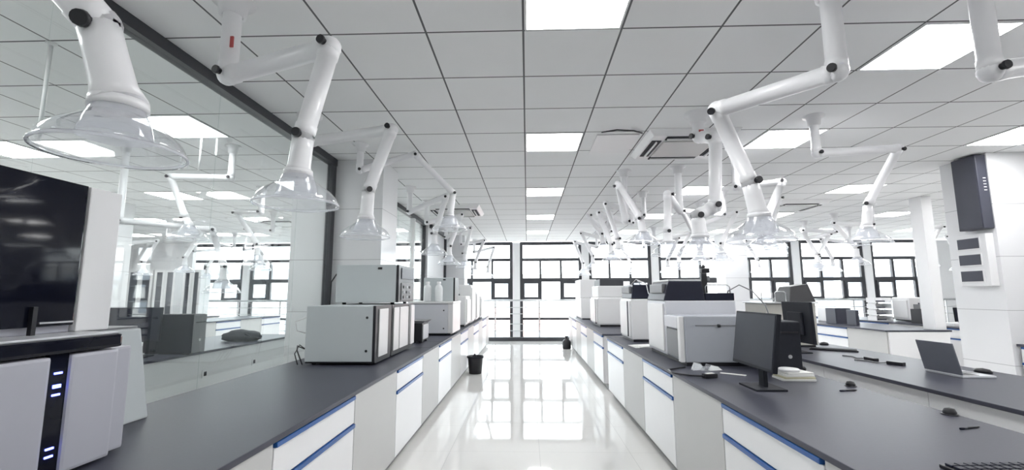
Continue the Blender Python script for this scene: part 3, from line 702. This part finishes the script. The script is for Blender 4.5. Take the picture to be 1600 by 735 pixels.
# laptop bench things
t = thing('laptop', 'open dark grey laptop seen from behind on the second right bench', 'laptop', (3.06, 3.58, ZT), .0)
def lp(y, u, v):
    a = -math.radians(12); return (u*math.cos(PI/2-a)*1.0 + v*math.sin(PI/2-a), y, .018+u*math.sin(PI/2-a) - v*math.cos(PI/2-a))
MB().hexa([lp(-.155, 0, -.004), lp(-.155, 0, .004), lp(.155, 0, .004), lp(.155, 0, -.004), lp(-.155, .225, -.004), lp(-.155, .225, .004), lp(.155, .225, .004), lp(.155, .225, -.004)], .002).build('lid', 'laptop_grey', t)
MB().hexa([lp(-.145, .01, .0045), lp(-.145, .01, .0055), lp(.145, .01, .0055), lp(.145, .01, .0045), lp(-.145, .215, .0045), lp(-.145, .215, .0055), lp(.145, .215, .0055), lp(.145, .215, .0045)]).build('screen', 'black_gloss', t)
B(0, .23, -.155, .155, 0, .016, .004).build('base', 'instr_light', t)
B(.02, .13, -.135, .135, .016, .018).build('keyboard', 'black', t)
B(.15, .21, -.05, .05, .016, .017).build('touchpad', 'mid_grey', t)
t = thing('computer_mouse', 'black computer mouse beside the open laptop', 'mouse', (3.42, 3.66, ZT), .3)
MB().lathe([(.001, 0), (.034, 0), (.036, .012), (.026, .028), (.001, .034)], n=20).build('shell', 'black', t)
t.scale = (1.0, 1.6, 1)
t = thing('keyboard', 'long black keyboard lying on the laptop bench before the large black monitor', 'keyboard', (3.20, 5.02, ZT), -.55)
B(-.21, .21, -.065, .065, 0, .016, .004).build('case', 'black', t)
B(-.2, .2, -.055, .055, .016, .021, .001).build('keys', 'black_soft', t)
t = thing('computer_mouse', 'small black mouse beyond the long black keyboard', 'mouse', (3.44, 5.55, ZT))
MB().lathe([(.001, 0), (.03, 0), (.032, .012), (.022, .028), (.001, .034)], n=20).build('shell', 'black', t); t.scale = (1.6, 1, 1)
for k, (x, y, lab) in enumerate(((3.05, 4.28, 'black power brick on the laptop bench, farther from the laptop'), (3.07, 4.03, 'black power brick on the laptop bench, next to the laptop'))):
    t = thing('power_adapter', lab, 'adapter', (x, y, ZT), PI/2+.4*k)
    B(-.06, .06, -.025, .025, 0, .028, .006).build('body', 'black', t)
    MB().tube([(.06, 0, .012), (.12, .04, .006), (.22, .0, .006), (.30, .05, .006)], .005, 8).build('cable', 'mid_grey', t)
# grommets, pens
for x, y, lab in ((2.085, 3.13, 'black rubber grommet on the rear edge of the near worktop, farther one'), (2.085, 2.43, 'black rubber grommet on the rear edge of the near worktop, nearer one')):
    t = thing('cable_grommet', lab, 'grommet', (x, y, ZT)); MB().lathe([(.026, 0), (.028, .012), (.02, .03), (.001, .034)], n=18).build('cap', 'black', t); MB().lathe([(.001, 0), (.034, 0), (.034, .004), (.026, .005)], n=18).build('flange', 'black', t)
for x, y, r_, lab in ((1.97, 2.98, .2, 'dark pen on the near right worktop by the farther grommet'), (1.96, 2.19, .3, 'dark pen on the near right worktop by the nearer grommet')):
    t = thing('pen', lab, 'pen', (x, y, ZT+.004), r_); MB().tube([(-.06, 0, 0), (.05, 0, 0), (.062, 0, 0)], [.004, .004, .001], 8).build('barrel', 'black', t); MB().tube([(-.062, 0, 0), (-.02, 0, 0)], .0046, 8).build('cap', 'dark_navy', t)
t = thing('keyboard', 'black keyboard on the near worktop at the bottom right corner', 'keyboard', (1.62, 1.66, ZT), .06)
B(-.20, .20, -.07, .07, 0, .012, .003).build('case', 'black', t)
for r_ in range(4):
    for c_ in range(12): B(-.19+.032*c_, -.19+.032*c_+.026, -.06+.031*r_, -.06+.031*r_+.025, .012, .02, .002).build('key', 'dark_navy', t)

# wire racks instrument on the laptop bench
t = thing('rack_instrument', 'beige and black instrument topped by wire racks behind the near monitors', 'instrument', (0, 0, ZT))
B(2.68, 3.24, 5.32, 5.8, .02, .48, .008).build('housing', 'beige', t)
B(2.66, 3.26, 5.30, 5.82, .48, .495, .003).build('top_plate', 'steel', t)
B(2.70, 3.22, 5.34, 5.78, 0, .02).build('base', 'black', t)
MB().hexa([(2.96, 5.32, .497), (3.25, 5.32, .497), (3.25, 5.7, .497), (2.96, 5.7, .497), (3.00, 5.36, .67), (3.20, 5.36, .70), (3.20, 5.6, .70), (3.00, 5.6, .67)], .008).build('paper_feeder', 'black', t)
for x0 in (2.65, 2.80):
    MB().tube([(x0+.02, 5.36, .497), (x0+.02, 5.36, .60), (x0+.035, 5.36, .615), (x0+.12, 5.36, .615), (x0+.14, 5.36, .60), (x0+.14, 5.36, .497)], .006, 8).build('wire_loop', 'steel', t)
# far stuff on right-hand benches
def carton(label, x, y, w, d, h, m, lidm=None, cat='box', name='storage_box', z=ZT):
    t = thing(name, label, cat, (x, y, z)); B(-w/2, w/2, -d/2, d/2, 0, h, .006).build('body', m, t)
    B(-w/2+.02, w/2-.02, -d/2-.006, -d/2, h*.15, h*.8, .002).build('front_panel', lidm or m, t); return t
carton('dark grey case with rounded handle on the right-hand bench', 6.15, 9.4, .3, .3, .30, 'dark_grey', name='equipment_case')
t = carton('white open-fronted box with pale blue inside on the right-hand bench', 6.5, 10.2, .34, .3, .28, 'white', 'instr_light')
carton('narrow dark upright file on the right-hand bench', 6.05, 8.85, .06, .25, .28, 'dark_grey', name='file_holder', cat='file holder')
t = thing('letter_tray', 'stack of four white letter trays near the window at the right', 'letter tray', (7.62, 10.3, ZT))
for k in range(4):
    MB().box(-.17, .17, -.13, .13, .13*k, .13*k+.012).box(-.17, -.158, -.13, .13, .13*k+.012, .13*k+.10).box(.158, .17, -.13, .13, .13*k+.012, .13*k+.10).box(-.158, .158, .118, .13, .13*k+.012, .13*k+.10).build('tray', 'white', t)
    B(-.12, .06, -.10, .1, .13*k+.012, .13*k+.04).build('papers', 'dark_grey', t)
t = white_instr(7.82, 8.2, 9.75, 10.2, .50, 'white instrument with small dark display on the far right worktop')
B(7.90, 8.02, 9.735, 9.75, .12, .36).build('display', 'mid_grey', t)
t = thing('black_crate', 'black crate with carry bars on the far right worktop', 'crate', (7.72, 9.25, ZT))
MB().box(-.18, .18, -.14, .14, 0, .015).box(-.18, -.165, -.14, .14, .015, .28).box(.165, .18, -.14, .14, .015, .28).box(-.165, .165, -.14, -.125, .015, .28).box(-.165, .165, .125, .14, .015, .28).build('body', 'black', t)
MB().tube([(-.1, -.14, .28), (-.1, -.14, .31), (.1, -.14, .31), (.1, -.14, .28)], .008, 8).build('handle', 'black', t)
monitor('small dark monitor on the far right worktop next to the service riser', (8.1, 8.9, ZT), .1, .32, .26, .05, lift=.06)
t = carton('low white tray box before the black crate', 7.7, 8.6, .3, .2, .06, 'white', name='tray', cat='tray')

# pier wall boxes
t = thing('wall_display', 'tall dark grey wall display high on the right pier with tiny white marks', 'wall display', (5.298, 5.45, 2.12))
B(-.12, 0, -.14, .16, 0, .86, .008).build('casing', 'dark_grey', t)
B(-.124, -.12, -.13, .15, .02, .84).build('front', 'dark_grey', t)
for k in range(5): B(-.06, -.03, -.143, -.14, .44+.035*k, .448+.035*k).build('mark', 'white', t)
t = thing('wall_cabinet', 'white wall box with three dark windows low on the right pier', 'wall box', (5.298, 5.5, 1.47))
B(-.09, 0, -.16, .2, 0, .60, .006).build('casing', 'white', t)
for k in range(3):
    B(-.10, -.09, -.10, .19, .04+.19*k, .19+.19*k, .003).build('window_frame', 'white', t)
    B(-.103, -.10, -.085, .175, .055+.19*k, .175+.19*k).build('window_pane', 'dark_grey', t)

# ------------------------------------------------------------------ left-hand room things
monitor('black monitor seen through the glass behind the tapered grey unit', (-3.78, 4.35, ZT), .2, .46, .33, .05, lift=.15)
tower('black computer tower with grey front on the worktop behind the glass', (-3.58, 4.72, ZT), PI/2+.0, .18, .36, .40, front='mid_grey')
tower('second black computer tower behind the glass, left of the grey-fronted one', (-3.86, 4.75, ZT), PI/2, .18, .14, .38)
t = thing('black_bag', 'black soft bag slumped on the worktop behind the glass', 'bag', (-3.74, 6.0, ZT))
mb = MB(); t2 = bmesh.new(); bmesh.ops.create_icosphere(t2, subdivisions=3, radius=1)
for v in t2.verts:
    n_ = 1+.12*math.sin(5*v.co.x+2)*math.cos(4*v.co.y)+.06*math.sin(11*v.co.z+3*v.co.x)
    v.co = Vector((v.co.x*.25*n_, v.co.y*.14*n_, max(0, (v.co.z*.09*n_+.055))))
for f in t2.faces: f.smooth = True
mb.merge(t2); mb.build('body', 'black_soft', t)
MB().tube([(.1, -.1, .1), (.16, -.14, .09), (.26, -.1, .05), (.24, .02, .03)], .012, 8).build('strap', 'black_soft', t)
for k, (px0, px1) in enumerate(((196, 236), (238, 272), (283, 312))):
    a = at(px0, 450, 13.3).x; b = at(px1, 450, 13.3).x
    t = thing('glass_cabinet', 'tall white cabinet with dark glass doors against the far wall, %s of three' % ['leftmost', 'middle', 'rightmost'][k], 'cabinet', ((a+b)/2, 13.55, 0), group='glass-fronted cabinets in the left-hand room')
    hw = (b-a)/2-.01
    MB().box(-hw, hw, .18, .2, 0, 2.15).box(-hw, -hw+.02, -.2, .18, 0, 2.15).box(hw-.02, hw, -.2, .18, 0, 2.15).box(-hw+.02, hw-.02, -.2, .18, 2.13, 2.15).box(-hw+.02, hw-.02, -.2, .18, 0, .75).build('carcass', 'white', t)
    for z in (1.2, 1.65): B(-hw+.02, hw-.02, -.18, .18, z, z+.02).build('shelf', 'white', t)
    for s in (-1, 1):
        x0, x1 = (-hw, -.003) if s < 0 else (.003, hw)
        d_ = MB().box(x0, x0+.07, -.225, -.2, .76, 2.14).box(x1-.07, x1, -.225, -.2, .76, 2.14).box(x0+.07, x1-.07, -.225, -.2, .76, .83).box(x0+.07, x1-.07, -.225, -.2, 2.07, 2.14).build('door', 'white', t)
        B(x0+.07, x1-.07, -.215, -.209, .83, 2.07).build('door_glass', 'cabinet_glass', d_)
        B(x0, x1, -.22, -.2, .01, .74).build('lower_door', 'white', t)

# ------------------------------------------------------------------ floor things
t = thing('waste_bin', 'black plastic waste bin on the floor at the left of the aisle', 'waste bin', (-.93, 8.35, 0))
MB().lathe([(.001, .0), (.11, 0), (.135, .28), (.142, .285), (.142, .30), (.130, .30), (.105, .012), (.001, .012)], n=28).build('bin', 'black', t)
MB().lathe([(.143, .27), (.148, .272), (.148, .302), (.143, .304)], n=28).build('rim', 'black_soft', t)
MB().hexa([(-.05, -.02, .29), (.02, -.02, .29), (.02, .03, .29), (-.05, .03, .29), (-.02, 0, .34), (0, 0, .335), (0, .01, .335), (-.02, .01, .34)]).build('bin_liner', 'black_soft', t)
t = thing('reagent_jug', 'small black jug on the floor at the right near the windows', 'jug', (1.0, 12.0, 0))
MB().lathe([(.001, 0), (.10, 0), (.11, .02), (.11, .18), (.07, .23), (.035, .25), (.035, .27)], n=24).build('body', 'black', t)
MB().lathe([(.042, .268), (.042, .32), (.001, .322)], n=18).build('cap', 'black', t)
